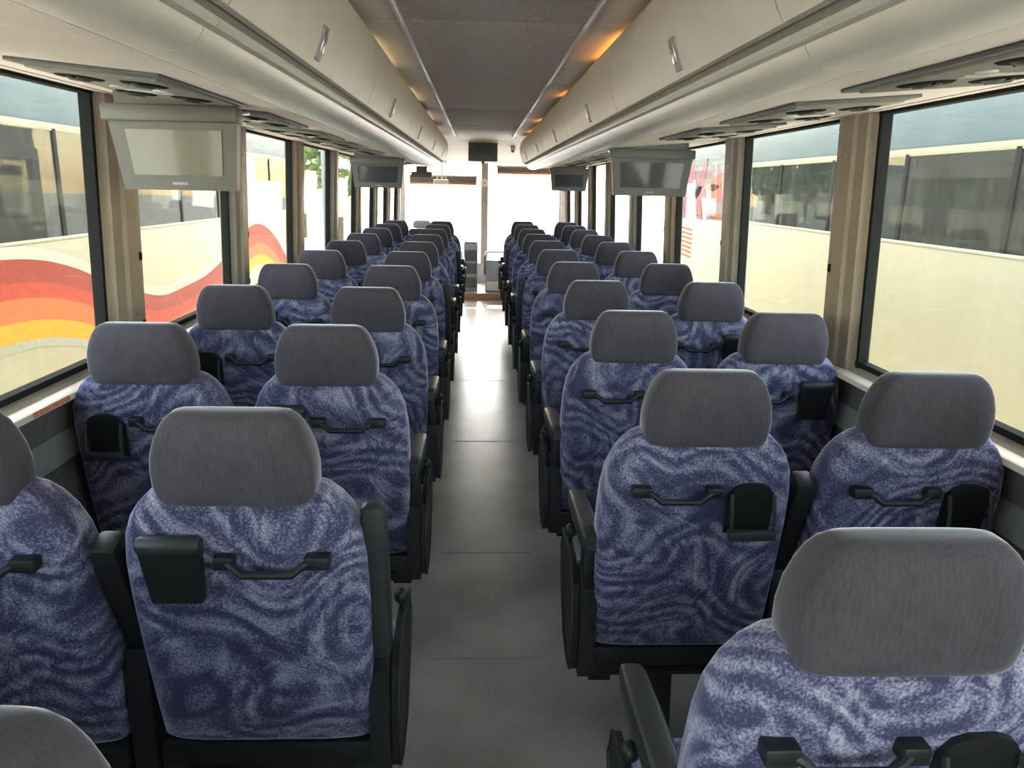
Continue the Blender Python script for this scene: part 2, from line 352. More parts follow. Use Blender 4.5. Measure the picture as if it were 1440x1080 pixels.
# ------------------------------------------------------------------ front end
fw = MB().box(-1.27, 1.27, Y_FRONT, Y_FRONT + .06, -1.0, .40).obj('wall_front', 'panel_grey'); tag(fw, 'coach front cowl under the windshield', kind='structure')
for s in (-1, 1):
    MB().prism([(s * 1.19, Y_FRONT - .12), (s * 1.29, Y_FRONT - .12), (s * 1.29, Y_FRONT + .06), (s * 1.23, Y_FRONT + .06)], .4, 2.0, 2).obj('corner_post', 'post_brown', fw)
MB().box(-.02, .09, Y_FRONT - .02, Y_FRONT + .05, .40, 1.95, .01).obj('centre_post', 'post_brown', fw)
ws = empty('window_%d' % (nwin + 1), (0, Y_FRONT, .4)); tag(ws, 'two-piece coach windshield washed out by daylight', kind='structure')
for x0, x1 in ((-1.2, -.02), (.09, 1.2)): MB().box(x0, x1, .01, .018, 0, 1.55).obj('pane', 'windshield_glass', ws)
def blind(x0, x1, z0, z1, label):
    e = empty('sun_blind', ((x0 + x1) / 2, Y_FRONT - .13, z0)); tag(e, label, 'blind'); h = z1 - z0; hw = (x1 - x0) / 2
    mb = MB(); n = 24
    rows = [[(-hw + 2 * hw * i / n, .008 * math.sin(i * 2.1), z) for i in range(n + 1)] for z in (.03, h)]
    vs = rows[0] + rows[1] + [(x, y + .006, z) for x, y, z in rows[0] + rows[1]]; m = n + 1
    fs = []
    for i in range(n): fs += [(i, i + 1, m + i + 1, m + i), (2 * m + i, 3 * m + i, 3 * m + i + 1, 2 * m + i + 1), (i, 2 * m + i, 2 * m + i + 1, i + 1), (m + i, m + i + 1, 3 * m + i + 1, 3 * m + i)]
    mb.add(vs, fs).obj('blind_cloth', 'blind_cloth', e)
    MB().box(-hw, hw, -.012, .018, 0, .034, .005).obj('bottom_bar', 'blind_red', e)
    MB().tube([(-hw - .02, 0, h), (hw + .02, 0, h)], .014).obj('roller', 'panel_grey', e)
    for x in (-hw - .01, hw + .01): MB().tube([(x, 0, h), (x, .05, 1.97 - z0)], .006, 6).obj('hanger', 'panel_grey', e)
blind(-1.12, -.09, 1.60, 1.73, 'half-lowered dark roller sun blind with red hem on driver side of windshield')
blind(.22, 1.16, 1.775, 1.89, 'raised dark roller sun blind with reddish hem on door side of windshield')
mi = empty('rear_view_mirror', (-.62, Y_FRONT - .22, 1.60)); tag(mi, 'beige interior rear-view mirror cluster hanging before driver blind', 'mirror')
MB().box(-.13, .10, -.02, .02, 0, .075, .012).obj('mirror_body', 'bin_under', mi)
MB().box(-.12, .09, -.024, -.018, .01, .065).obj('mirror_glass', 'lens', mi)
for x in (-.07, 0, .06): MB().tube([(x, 0, .06), (x, .0, .42)], .012, 6).obj('hanger', 'bin_under', mi)
ck = empty('defroster_fan', (.03, Y_FRONT - .12, 1.58)); tag(ck, 'small round dash fan on the windshield centre post', 'fan')
MB().disc((0, 0, .06), .06, .03, 1, 20).obj('fan_cage', 'bin_under', ck); MB().disc((0, -.02, .06), .02, .02, 1, 12).obj('fan_hub', 'panel_grey', ck)
MB().tube([(0, .0, .06), (0, .10, .06)], .012, 8).obj('fan_mount', 'panel_grey', ck)
for k in range(5):
    a = k * 2 * math.pi / 5; MB().box(-.008, .008, -.018, -.014, .015, .055, M=Matrix.Translation((0, 0, .06)) @ Matrix.Rotation(a, 4, 'Y')).obj('fan_blade', 'lens', ck)

pn = empty('modesty_panel', (.70, 11.2, .10)); tag(pn, 'grey modesty panel with a bent chrome grab rail before front door', 'panel')
MB().box(-.65, .45, 0, .04, 0, .46, .008).obj('panel', 'panel_grey', pn)
MB().box(-.63, .43, -.012, 0, .02, .15, .003).obj('kick_plate', 'ledge', pn)
MB().tube([(-.66, .0, .25), (-.66, .0, .52), (-.64, .0, .565), (-.60, .0, .58), (.42, .0, .58), (.42, .0, .40)], .017).obj('grab_rail', 'steel', pn)
co = empty('driver_console', (-.16, 11.2, .10)); tag(co, 'dark stepped driver console cabinet at the head of the aisle', 'console')
MB().prism([(0, 0), (.34, 0), (.34, .60), (.22, .69), (.03, .69), (0, .62)], -.10, .10, 0).obj('cabinet', 'panel_grey', co)
for z in (.06, .26, .45): MB().box(-.085, .085, -.012, 0, z, z + .15, .004).obj('drawer', 'rail_dark', co)
MB().box(-.09, .09, .05, .2, .69, .71, .006).obj('top_tray', 'rail_dark', co)
da = empty('dashboard', (-.65, 12.05, .10)); tag(da, 'dark driver dashboard under the windshield', 'dashboard')
MB().prism([(0, 0), (.33, 0), (.33, .42), (.1, .50), (0, .42)], -.52, .35, 0).obj('binnacle', 'rail_dark', da)
ang = math.radians(55); MB().loft([[(-.1 + (.21 + .014 * math.cos(q)) * math.cos(t), -.12 + (.21 + .014 * math.cos(q)) * math.sin(t) * math.cos(ang), .52 + (.21 + .014 * math.cos(q)) * math.sin(t) * math.sin(ang) + .014 * math.sin(q)) for q in [2 * math.pi * j / 6 for j in range(6)]] for t in [2 * math.pi * i / 24 for i in range(25)]], cap=False).obj('steering_wheel', 'black_plastic', da)
MB().tube([(-.1, .05, .40), (-.1, -.12, .52)], .03).obj('steering_column', 'black_plastic', da)

# ------------------------------------------------------------------ overhead bins
DOOR = [(.424, 1.836), (.410, 1.862), (.394, 1.91), (.386, 1.96), (.388, 2.01), (.398, 2.05), (.418, 2.08), (.444, 2.094)]
def offs(P, d): return [(x + d, z) for x, z in P]
for s, sname, pos in ((-1, 'driver', MODS), (1, 'door', MODS)):
    nb = len(MODS) - 1
    for k in range(nb):
        y0, y1 = MODS[k], MODS[k + 1]; L = y1 - y0
        i = nb - 1 - k
        b = empty('overhead_bin', (0, y0, 1.75))
        tag(b, 'beige overhead luggage bin, %s from the windshield on the %s side' % (ORD[i], sname + "'s" if sname == 'driver' else sname), 'luggage bin', 'overhead luggage bins')
        def pr(P, a=0.004, c=L - .004): return MB().prism([(s * x, z - 1.75) for x, z in P], a, c, 1)
        dr = pr(DOOR + offs(DOOR, .016)[::-1], .003, L - .003).obj('door', 'bin_door', b, sharp=30)
        pr([(.445, 1.815), (.60, 1.815), (1.15, 1.86), (1.15, 2.02), (.46, 2.07), (.447, 2.0)], 0, L).obj('body', 'bin_groove', b)
        pr([(.445, 1.806), (.438, 1.812), (.440, 1.820), (.452, 1.824), (.470, 1.818), (.470, 1.806)], .002, L - .002).obj('rail_lip', 'bin_rail', b)
        tube_ = [(.462, 1.812), (.464, 1.800), (.474, 1.785), (.495, 1.774), (.525, 1.769), (.56, 1.771), (.592, 1.780), (.602, 1.786), (.602, 1.814)]
        pr(tube_, .002, L - .002).obj('rail', 'bin_rail', b, sharp=50)
        pr([(.603, 1.783), (1.16, 1.831), (1.16, 1.855), (.603, 1.813)], .002, L - .002).obj('underside', 'bin_under', b)
        # latch
        yl = L / 2 - .13
        rot = Matrix.Translation((s * .4035, yl, 1.885 - 1.75)) @ Matrix.Rotation(s * math.radians(-19), 4, 'Y')
        la = MB().box(-.006, .006, -.022, .022, -.038, .038, .003, M=rot).obj('latch', 'panel_grey', dr)
        MB().box(-.009 if s > 0 else -.004, .004 if s > 0 else .009, -.014, .014, -.02, .026, .003, M=rot).obj('latch_button', 'steel', b)
        if k == nb - 1:                                            # rounded end cap at the front
            pr(DOOR + [(.60, 2.10), (1.15, 2.05), (1.15, 1.85), (.602, 1.79)] + tube_[::-1][2:], L - .003, L + .03).obj('end_cap', 'bin_door', b)
    # lamps above the bins
    for k in range(nb):
        y0 = MODS[k]
        lamp = empty('cove_lamp', (s * .52, y0 + .73, 2.095)); i = nb - 1 - k
        tag(lamp, '%s tube lamp above the %s bin from the windshield, %s side' % ('amber' if s > 0 else 'pale yellow', ORD[i], "driver's" if s < 0 else 'door'), 'lamp', 'cove lamps over the bins')
        a, c = (-.35, .35)
        if s > 0: a, c = {4: (-.55, .0), 5: (-.3, -.1), 6: (0, .3)}.get(k, (-.15, .15))
        MB().tube([(0, a, 0), (0, c, 0)], .011, 8).obj('lamp_tube', 'lamp_amber' if s > 0 else 'lamp_pale', lamp)
        MB().box(-.018, .018, a - .03, a, -.02, .014).obj('lamp_socket', 'panel_grey', lamp); MB().box(-.018, .018, c, c + .03, -.02, .014).obj('lamp_socket', 'panel_grey', lamp)

# ------------------------------------------------------------------ service panels
def under_z(x): return 1.783 + (abs(x) - .603) / (1.16 - .603) * .048
cache = {}
def cm(key, fn):
    if key not in cache: cache[key] = fn()
    return cache[key]
slope = math.atan(.048 / .557)
for s, y00, n in ((-1, 2.02, 9), (1, 1.38, 10)):
    ys = [y00 + .84 * k for k in range(n)]
    ys = [y for y in ys if y <= 8.4 and not any(s == q and abs(y - t) < .34 for q, t in ((-1, 6.38), (1, 4.18), (1, 8.18)))]
    for k, y in enumerate(ys):
        e = empty('service_panel', (s * .86, y, under_z(.86) - .003)); e.rotation_euler = (0, -s * slope, 0)
        i = len(ys) - 1 - k
        tag(e, "overhead panel of air vents and reading lights, %s from the windshield, %s side" % (ORD[i], "driver's" if s < 0 else 'door'), 'vent panel', 'overhead service panels')
        link('surround', cm('sur', lambda: MB().box(-.155, .155, -.30, .30, -.005, .003, .002).mesh('surround', 'rail_dark')), e)
        link('plate', cm('plt', lambda: MB().box(-.135, .135, -.26, .26, -.011, -.003, .003).mesh('plate', 'service_plate')), e)
        for vx, vy in ((-.07, -.16), (.07, -.16), (-.07, .13), (.07, .13)):
            v = link('air_vent', cm('vent', lambda: MB().disc((0, 0, 0), .046, .003, 2, 24, .052).mesh('air_vent', 'vent_dark')), e, (vx, vy, -.0122))
            link('vent_nozzle', cm('noz', lambda: MB().disc((0, 0, 0), .020, .006, 2, 14, .030).box(-.003, .003, -.04, .04, -.001, .003).mesh('vent_nozzle', 'black_plastic')), v, (0, 0, -.004))
        for vx in (-.05, .05):
            link('reading_light', cm('rl', lambda: MB().disc((0, 0, 0), .018, .005, 2, 14).mesh('reading_light', 'lens')), e, (vx, -.02, -.0125))
        link('button_row', cm('br', lambda: MB().box(-.06, .06, -.010, .010, -.002, .002, .001).mesh('button_row', 'white_mark')), e, (0, .035, -.012))

# ------------------------------------------------------------------ monitors
def monitor(x, y, ztop, W, H, yaw, label, light=False, tilt=8):
    e = empty('flip_down_monitor', (x, y, ztop)); e.rotation_euler = (0, 0, yaw); tag(e, label, 'monitor', 'flip-down monitors')
    body = 'tv_body' if light else 'tv_body_dark'
    Rm = Matrix.Rotation(math.radians(tilt), 4, 'X')
    poly = [(-W / 2, -.045), (W / 2, -.045), (W / 2 - .02, -H), (-W / 2 + .02, -H)]
    mb = MB(); vs = [Rm @ Vector((px, yy, pz)) for yy in (0, .035) for px, pz in poly]
    mb.add(vs, [(0, 1, 2, 3), (7, 6, 5, 4), (0, 4, 5, 1), (1, 5, 6, 2), (2, 6, 7, 3), (3, 7, 4, 0)]).obj('housing', body, e)
    sp = [(-W / 2 + .045, -.066), (W / 2 - .045, -.066), (W / 2 - .055, -H + .042), (-W / 2 + .055, -H + .042)]
    vs = [Rm @ Vector((px, yy, pz)) for yy in (-.003, .001) for px, pz in sp]
    mb = MB(); mb.add(vs, [(0, 1, 2, 3), (7, 6, 5, 4), (0, 4, 5, 1), (1, 5, 6, 2), (2, 6, 7, 3), (3, 7, 4, 0)]).obj('screen', 'tv_screen_painted_glare' if light else 'tv_screen', e)
    MB().box(-.022, .022, -.002, .001, -H + .015, -H + .023, .001, M=Rm).obj('name_badge', 'badge_grey', e)
    MB().box(-W / 2 - .008, W / 2 + .008, -.02, .05, -.045, 0.0, .006).obj('hinge_bar', body, e)
    xa, xb = -W / 2 + .03, W / 2 - .03                              # wedge that fills up to the sloping bin underside
    MB().prism([(xa, -.002), (xb, -.002), (xb, under_z(x + xb) - ztop), (xa, under_z(x + xa) - ztop)], -.01, .14, 1).obj('mount_plate', body, e)
    for q in (-1, 1): MB().tube([(q * (W / 2 - .004), .01, -.02), (q * (W / 2 - .004), .14, -.006)], .006, 6).obj('gas_strut', 'steel', e)
monitor(-.915, 2.33, 1.785, .36, .235, 0, 'beige flip-down monitor with glare painted pale on its screen, driver side', True)
monitor(-.845, 6.30, 1.784, .41, .230, 0, "dark flip-down monitor on the driver's side, nearer the windshield")
monitor(.845, 4.10, 1.784, .42, .235, 0, 'dark flip-down monitor with tan bezel on door side, second from the windshield')
monitor(.87, 8.10, 1.784, .39, .230, 0, 'dark flip-down monitor on the door side, closest to the windshield')
e = empty('centre_monitor', (-.008, 9.62, 2.10)); tag(e, 'small dark monitor hung from the ceiling over the aisle', 'monitor')
MB().box(-.175, .175, 0, .06, -.225, 0, .008).obj('housing', 'tv_body_dark', e); MB().box(-.16, .16, -.004, 0, -.205, -.02).obj('screen', 'tv_screen', e)
MB().box(-.05, .05, .01, .05, 0, .02).obj('mount', 'tv_body_dark', e); MB().box(-.02, .02, .02, .05, -.25, -.22).obj('cable_block', 'tv_body_dark', e)
e = empty('driver_speaker', (-.66, 8.52, 1.664)); tag(e, 'small grey box hanging under the front end of the driver-side bins', 'speaker')
MB().box(-.11, .11, -.03, .05, 0, .06, .006).obj('case', 'tv_body', e); MB().box(-.06, .06, 0, .03, .06, .118).obj('bracket', 'tv_body', e)
e = empty('warning_light', (.36, 9.9, 2.005)); tag(e, 'small red lamp on the beige front header', 'lamp'); MB().disc((0, 0, .04), .03, .05, 2, 14).obj('base', 'bin_under', e); MB().ball((0, 0, .01), .022, 2).obj('red_lens', 'coach_red', e)

# ------------------------------------------------------------------ seats (built for the door side; inner side is -x, mirrored for the other)
def back_y(z): return .012 + (1.03 - z) * .20
def m_backrest():
    R = []
    for z, w_, d_ in ((.453, .205, .045), (.455, .216, .056), (.465, .221, .063), (.55, .223, .067), (.70, .224, .070), (.82, .224, .070), (.90, .221, .068), (.955, .213, .066), (.995, .198, .063), (1.022, .180, .059), (1.042, .160, .052), (1.054, .140, .040), (1.058, .11, .022)):
        R.append(sup(w_, d_, 0, back_y(z) + .02, z, 36, 4.6))
    return MB().loft(R)
def m_headrest():
    R = []
    for z, w_, d_ in ((1.031, .1335, .0515), (1.035, .1365, .054), (1.045, .1395, .0560), (1.062, .1420, .057), (1.092, .1425, .058), (1.122, .1385, .057), (1.150, .1295, .054), (1.170, .1205, .049), (1.184, .1115, .041), (1.194, .101, .029), (1.198, .091, .018), (1.199, .08, .009)):
        R.append(sup(w_, d_, 0, .008 + (1.11 - z) * .12, z, 40, 4.8))
    return MB().loft(R)
def m_cushion():
    R = []
    for y, w_, z0, z1 in ((.13, .19, .385, .455), (.14, .215, .375, .47), (.25, .223, .37, .478), (.40, .224, .37, .488), (.50, .222, .372, .49), (.545, .215, .38, .48), (.565, .20, .395, .46), (.57, .17, .41, .445)):
        ring = []
        for k in range(28):
            a = 2 * math.pi * k / 28; c, q = math.cos(a), math.sin(a)
            ring.append((w_ * math.copysign(abs(c) ** .5, c), y, (z0 + z1) / 2 + (z1 - z0) / 2 * math.copysign(abs(q) ** .5, q)))
        R.append(ring)
    return MB().loft(R)
def m_frame():
    mb = MB().box(-.222, .222, .085, .125, .395, .452, .006).box(-.21, .21, .12, .54, .345, .372, .006)
    mb.box(-.222, -.165, .085, .16, .355, .40, .004).box(.165, .222, .085, .16, .355, .40, .004)
    return mb
def m_leg():
    return MB().prism([(.12, .012), (.46, .012), (.40, .06), (.36, .35), (.20, .35), (.17, .06)], -.026, .026, 0).box(-.035, .035, .09, .50, 0, .014, .003)
def m_lever():
    return MB().tube([(.10, .10, .36), (.105, .085, .30), (.10, .075, .22)], [.008, .006, .005], 6).box(.088, .122, .075, .105, .335, .36, .004)
HANDY = lambda z: back_y(z) - .05
def m_handle():
    x0, x1, z = -.158, .036, .915; y = back_y(z) - .052
    p = [(x0 + .03, y - .012, z + .008), (x0 + .045, y - .020, z), (x0 + .06, y - .022, z - .014), (x1 - .045, y - .022, z - .014), (x1 - .03, y - .020, z), (x1 - .015, y - .012, z + .008)]
    return MB().tube(p, .0078, 8)
def m_mount(x0, x1):
    z = .922; y = back_y(z) - .052
    return MB().box(x0, x1, y - .020, y + .012, z - .014, z + .012, .005)
CUPX = (.062, .168)
def m_cup_closed():
    z0, z1 = .835, .955; y0, y1 = back_y(z0) - .05, back_y(z1) - .05
    x0, x1 = CUPX
    P = [(x0, z1), (x1, z1), (x1 - .008, z0), (x0 + .008, z0)]
    vs = [(x, (y0 + (y1 - y0) * (z - z0) / (z1 - z0)) + d, z) for d in (-.022, .01) for x, z in P]
    return MB().add(vs, [(0, 1, 2, 3), (7, 6, 5, 4), (0, 4, 5, 1), (1, 5, 6, 2), (2, 6, 7, 3), (3, 7, 4, 0)])
def m_cup_roll():
    z = .958; y = back_y(z) - .062
    return MB().tube([(CUPX[0] - .002, y, z), (CUPX[0] + .006, y, z), (CUPX[1] - .006, y, z), (CUPX[1] + .002, y, z)], [.013, .018, .018, .013], 12)
def m_cup_plate():
    z0, z1 = .81, .94; x0, x1 = CUPX
    P = [(x0, z0), (x1, z0), (x1, z1 - .03), (x1 - .015, z1 - .008), (x1 - .035, z1), (x0 + .035, z1), (x0 + .015, z1 - .008), (x0, z1 - .03)]
    n = len(P); vs = [(x, back_y(z) - .05 + d, z) for d in (-.008, .012) for x, z in P]
    return MB().add(vs, [tuple(range(n)), tuple(range(2 * n - 1, n - 1, -1))] + [(i, (i + 1) % n, n + (i + 1) % n, n + i) for i in range(n)])
def m_cup_side(x):
    mb = MB(); mb.tube([(x, back_y(.915) - .062, .915), (x, back_y(.86) - .085, .87), (x, back_y(.82) - .095, .825)], .005, 6)
    return mb
def m_cup_bar():
    z = .822; y = back_y(z) - .095
    return MB().box(CUPX[0] - .002, CUPX[1] + .002, y - .010, y + .012, z - .012, z + .012, .005)
AX = -.236                                                        # aisle arm plane
def m_arm(raised):
    L = .35; a = math.radians(-8 if not raised else 97)            # along +y when lowered
    M = Matrix.Translation((AX + .004, .115 if not raised else .10, .655)) @ Matrix.Rotation(a * -1 if not raised else a, 4, 'X')
    if not raised: M = Matrix.Translation((AX + .004, .06, .748)) @ Matrix.Rotation(math.radians(-3), 4, 'X')
    mb = MB()
    # tapered pad
    rings = []
    for y, w_, z0, z1 in ((0, .018, -.016, .020), (.008, .024, -.022, .026), (.06, .026, -.026, .029), (.22, .026, -.020, .028), (.32, .024, -.014, .026), (.345, .020, -.008, .022), (L, .012, -.002, .016)):
        ring = []
        for k in range(20):
            q = 2 * math.pi * k / 20; c, t = math.cos(q), math.sin(q)
            ring.append(M @ Vector((w_ * math.copysign(abs(c) ** .4, c), y, (z0 + z1) / 2 + (z1 - z0) / 2 * math.copysign(abs(t) ** .4, t))))
        rings.append(ring)
    return mb.loft(rings)
def m_pivot(): return MB().box(AX - .014, AX + .020, .075, .135, .62, .735, .005)
def m_post():                                                      # inner standard of the aisle side
    P = [(.075, .375), (.155, .375), (.165, .50), (.155, .66), (.08, .66), (.065, .50)]
    return MB().prism(P, AX - .016, AX + .024, 0)
def m_shield():                                                    # outer shield, slim pointed panel toward the aisle
    P = [(.095, .385), (.15, .375), (.24, .40), (.34, .52), (.37, .60), (.35, .655), (.27, .665), (.15, .655), (.10, .62), (.085, .50)]
    return MB().prism(P, AX - .034, AX - .018, 0)
def m_shield_edge():
    P = [(.095, .385), (.15, .375), (.24, .40), (.34, .52), (.37, .60), (.35, .655), (.27, .665), (.15, .655), (.10, .62), (.085, .50)]
    return MB().tube([(AX - .034, y, z) for y, z in P], .004, 6)
def m_knob(): return MB().tube([(AX - .026, .25, .65), (AX - .026, .245, .69)], .006, 6).ball((AX - .026, .244, .70), .017, 2, (1, 1, 1.15))
def m_carm():                                                      # raised arm between the two seats, outer side (+x)
    x = .2535
    M = Matrix.Translation((x, .135, .66)) @ Matrix.Rotation(math.radians(111), 4, 'X')
    return MB().box(-.024, .024, 0, .295, -.03, .03, .010, M=M)
def m_carm_post():
    return MB().prism([(.085, .36), (.165, .36), (.165, .655), (.115, .68), (.085, .63)], .230, .277, 0)
def m_carm_pivot():
    return MB().disc((.2535, .155, .665), .018, .05, 0, 12)
def m_bracket(): return MB().box(.18, .246, .14, .52, .31, .344, .004).box(.236, .246, .14, .52, .25, .36, .003)
PARTS = {'backrest': (m_backrest, 'fabric'), 'headrest': (m_headrest, 'headrest_cloth'), 'cushion': (m_cushion, 'fabric'), 'frame': (m_frame, 'dark_frame'), 'leg': (m_leg, 'dark_frame'),
         'recline_lever': (m_lever, 'black_plastic'), 'grab_handle': (m_handle, 'black_plastic'), 'cup_closed': (m_cup_closed, 'black_plastic'), 'cup_roll': (m_cup_roll, 'arm_pad'),
         'cup_plate': (m_cup_plate, 'black_plastic'), 'cup_side_a': (lambda: m_cup_side(CUPX[0] + .004), 'arm_pad'), 'cup_side_b': (lambda: m_cup_side(CUPX[1] - .004), 'arm_pad'), 'cup_bar': (m_cup_bar, 'arm_pad'), 'arm_up': (lambda: m_arm(True), 'arm_pad'), 'arm_down': (lambda: m_arm(False), 'arm_pad'),
         'pivot': (m_pivot, 'dark_frame'), 'post': (m_post, 'black_plastic'), 'shield': (m_shield, 'black_plastic'), 'shield_edge': (m_shield_edge, 'arm_pad'), 'knob': (m_knob, 'black_plastic'), 'carm': (m_carm, 'black_plastic'), 'carm_post': (m_carm_post, 'black_plastic'), 'carm_pivot': (m_carm_pivot, 'steel'),
         'mount_a': (lambda: m_mount(-.164, -.118), 'black_plastic'), 'mount_b': (lambda: m_mount(.006, .042), 'black_plastic'), 'bracket': (m_bracket, 'dark_frame')}
def pm(key, mir): return cm((key, mir), lambda: PARTS[key][0]().mesh(key, PARTS[key][1], mir))
def seat(s, X, Y, aisle, closed, armup, label, yaw=0., tilt=0.):
    e = empty('coach_seat', (s * X, Y, 0)); mir = s < 0
    e.rotation_euler = (tilt, 0, yaw)
    tag(e, label, 'seat', 'coach passenger seats')
    def P(name, key, par=e): return link(name, pm(key, mir), par)
    P('backrest', 'backrest'); P('headrest', 'headrest'); P('cushion', 'cushion'); P('seat_frame', 'frame'); P('leg', 'leg'); P('recline_lever', 'recline_lever')
    h = P('grab_handle', 'grab_handle'); P('handle_mount', 'mount_a', h); P('handle_mount', 'mount_b', h)
    if closed: c = P('cup_holder', 'cup_closed'); P('cup_lid', 'cup_roll', c)
    else: c = P('cup_holder', 'cup_plate'); P('cup_arm', 'cup_side_a', c); P('cup_arm', 'cup_side_b', c); P('cup_bar', 'cup_bar', c)
    if aisle:
        P('aisle_armrest', 'arm_up' if armup else 'arm_down'); P('armrest_pivot', 'pivot'); P('side_post', 'post'); sh = P('side_shield', 'shield'); P('shield_edge', 'shield_edge', sh); P('recline_knob', 'knob')
        a = P('centre_armrest', 'carm'); P('armrest_pin', 'carm_pivot', a); P('armrest_post', 'carm_post')
    return e
XA, XW = .4695, .977
def lab(i, s, aisle, closed, up):
    t = 'blue swirl-patterned %s seat, %s row from the windshield on the %s side' % ('aisle' if aisle else 'window', ORD[i], "driver's" if s < 0 else 'door')
    return t
UP = {(-1, 10), (-1, 9), (-1, 5), (1, 5), (1, 2), (-1, 2)}
CLOSED = {(-1, 9, True), (1, 8, False), (1, 7, False), (-1, 8, True), (1, 6, True), (-1, 6, False), (1, 3, True), (-1, 4, False), (1, 1, False)}
for s, y0, n in ((-1, .46, 11), (1, .803, 11)):
    for k in range(n):
        i = n - 1 - k; Y = y0 + .84 * k + (.035 if s < 0 and k == 0 else 0)
        for aisle in (True, False):
            X = XA if aisle else XW
            dy = random.uniform(-.008, .008)
            seat(s, X, Y + dy, aisle, (s, i, aisle) in CLOSED, (s, i) in UP, lab(i, s, aisle, None, None))
# driver's seat
e = empty('driver_chair', (-.86, 11.25, .10)); tag(e, 'dark grey driver seat with headrest behind the dashboard', 'seat')
MB().loft([sup(w_, d_, 0, .10 + (z - .5) * -.12, z, 24, 4) for z, w_, d_ in ((.46, .2, .04), (.48, .23, .06), (.7, .24, .07), (.85, .2, .06), (.88, .16, .04))]).obj('backrest', 'coach_seat_dark', e)
MB().loft([sup(w_, d_, 0, .03, z, 24, 4) for z, w_, d_ in ((.885, .08, .02), (.9, .13, .04), (.96, .13, .045), (.99, .11, .03), (1.0, .08, .015))]).obj('headrest', 'panel_grey', e)
MB().box(-.24, .24, .12, .56, .36, .48, .04).obj('cushion', 'coach_seat_dark', e); MB().box(-.14, .14, .18, .46, 0, .36, .02).obj('pedestal', 'dark_frame', e)

# ------------------------------------------------------------------ outside
gr = MB().box(-120, 120, -80, 160, -1.45, -1.35).obj('ground', 'concrete'); tag(gr, 'sunlit pale concrete coach yard', kind='structure')
def interp(pts, y):
    y = max(pts[0][0], min(pts[-1][0], y))
    for k in range(len(pts) - 1):
        (a, b), (c, d) = pts[k], pts[k + 1]
        if y <= c:
            p = pts[max(k - 1, 0)]; q = pts[min(k + 2, len(pts) - 1)]; h = c - a; t = (y - a) / h
            m0 = (d - p[1]) / (c - p[0]) * h; m1 = (q[1] - b) / (q[0] - a) * h
            return (2 * t ** 3 - 3 * t * t + 1) * b + (t ** 3 - 2 * t * t + t) * m0 + (3 * t * t - 2 * t ** 3) * d + (t ** 3 - t * t) * m1
    return pts[-1][1]
def coach(s, Y0, Y1, zw0, zw1, label):
    XS = 4.0
    e = empty('parked_coach', (s * XS, Y0, -1.35)); tag(e, label, 'coach')
    L = Y1 - Y0; g = 1.35
    def B(x0, x1, a, b, z0, z1, bev=0.): return MB().box(min(s * x0, s * x1), max(s * x0, s * x1), a, b, z0 + g, z1 + g, bev)
    B(0, 2.5, 0, L, -.98, zw0, .03).obj('lower_body', 'coach_cream', e)
    B(0, 2.5, 0, L, zw1, zw1 + .55, .08).obj('roof', 'coach_upper', e)
    B(0, 2.5, 0, .15, zw0, zw1).obj('end_wall', 'coach_cream', e); B(0, 2.5, L - .15, L, zw0, zw1).obj('end_wall', 'coach_cream', e)
    for a in (.152, L - .172): B(.06, 2.3, a, a + .02, zw0, zw1).obj('inner_bulkhead', 'coach_inside', e)
    B(2.3, 2.5, .15, L - .15, zw0, zw1).obj('far_side', 'coach_inside', e)
    B(0, .05, 0, L, zw1 - .02, zw1 + .05, .008).obj('drip_rail', 'coach_cream', e)
    B(-.006, .02, 0, L, zw0 - .015, zw0 + .012, .004).obj('belt_trim', 'coach_white', e)
    B(-.006, .02, 0, L, -.30, -.26, .004).obj('side_trim', 'coach_grey', e)
    nP = 9; step = (L - .3) / nP
    for k in range(nP):
        a = .15 + k * step
        B(.012, .018, a + .03, a + step - .03, zw0, zw1).obj('window_pane', 'coach_glass', e)
        B(0, .06, a - .03, a + .03, zw0, zw1).obj('window_post', 'gasket', e)
    k = 0; y = 1.0
    while y < L - 1:
        for xx in (.42, .92):
            me = cm('extseat', lambda: MB().loft([sup(w_, d_, 0, (z - .8) * -.15, z, 16, 4) for z, w_, d_ in ((.4, .2, .05), (.7, .22, .07), (.98, .2, .06), (1.03, .15, .05), (1.2, .13, .05), (1.3, .11, .04), (1.33, .07, .02))]).mesh('seat', 'coach_seat_dark'))
            link('seat', me, e, (s * xx, y, g + .10))
        y += .84
    for y in (2.6, L - 3.9, L - 2.7):
        wh = MB().disc((s * .12, y, .5), .5, .26, 0, 28).obj('wheel', 'tyre', e); MB().disc((s * -.02, y, .5), .28, .02, 0, 20).obj('hub', 'panel_grey', wh)
    return e
cl = coach(-1, 3.0, 16.9, 1.03, 2.02, 'cream parked coach with wavy red, orange and yellow stripes')
RED = [(3.0, .55), (4.4, .78), (5.6, .92), (6.6, .91), (7.23, .85), (7.83, .71), (8.35, .53), (9.23, .29), (9.84, .18), (10.57, .2), (11.42, .26), (12.36, .45), (13.55, .80), (14.35, .85), (15.29, .6), (16.3, .04), (16.9, -.3)]
BANDS = [('white_band', 'coach_white', .11, 0), ('dark_red_band', 'coach_darkred', 0, -.20), ('red_band', 'coach_red', -.20, -.34), ('orange_band', 'coach_orange', -.34, -.54), ('yellow_band', 'coach_yellow', -.54, -.71), ('grey_band', 'coach_grey', -.71, -.79)]
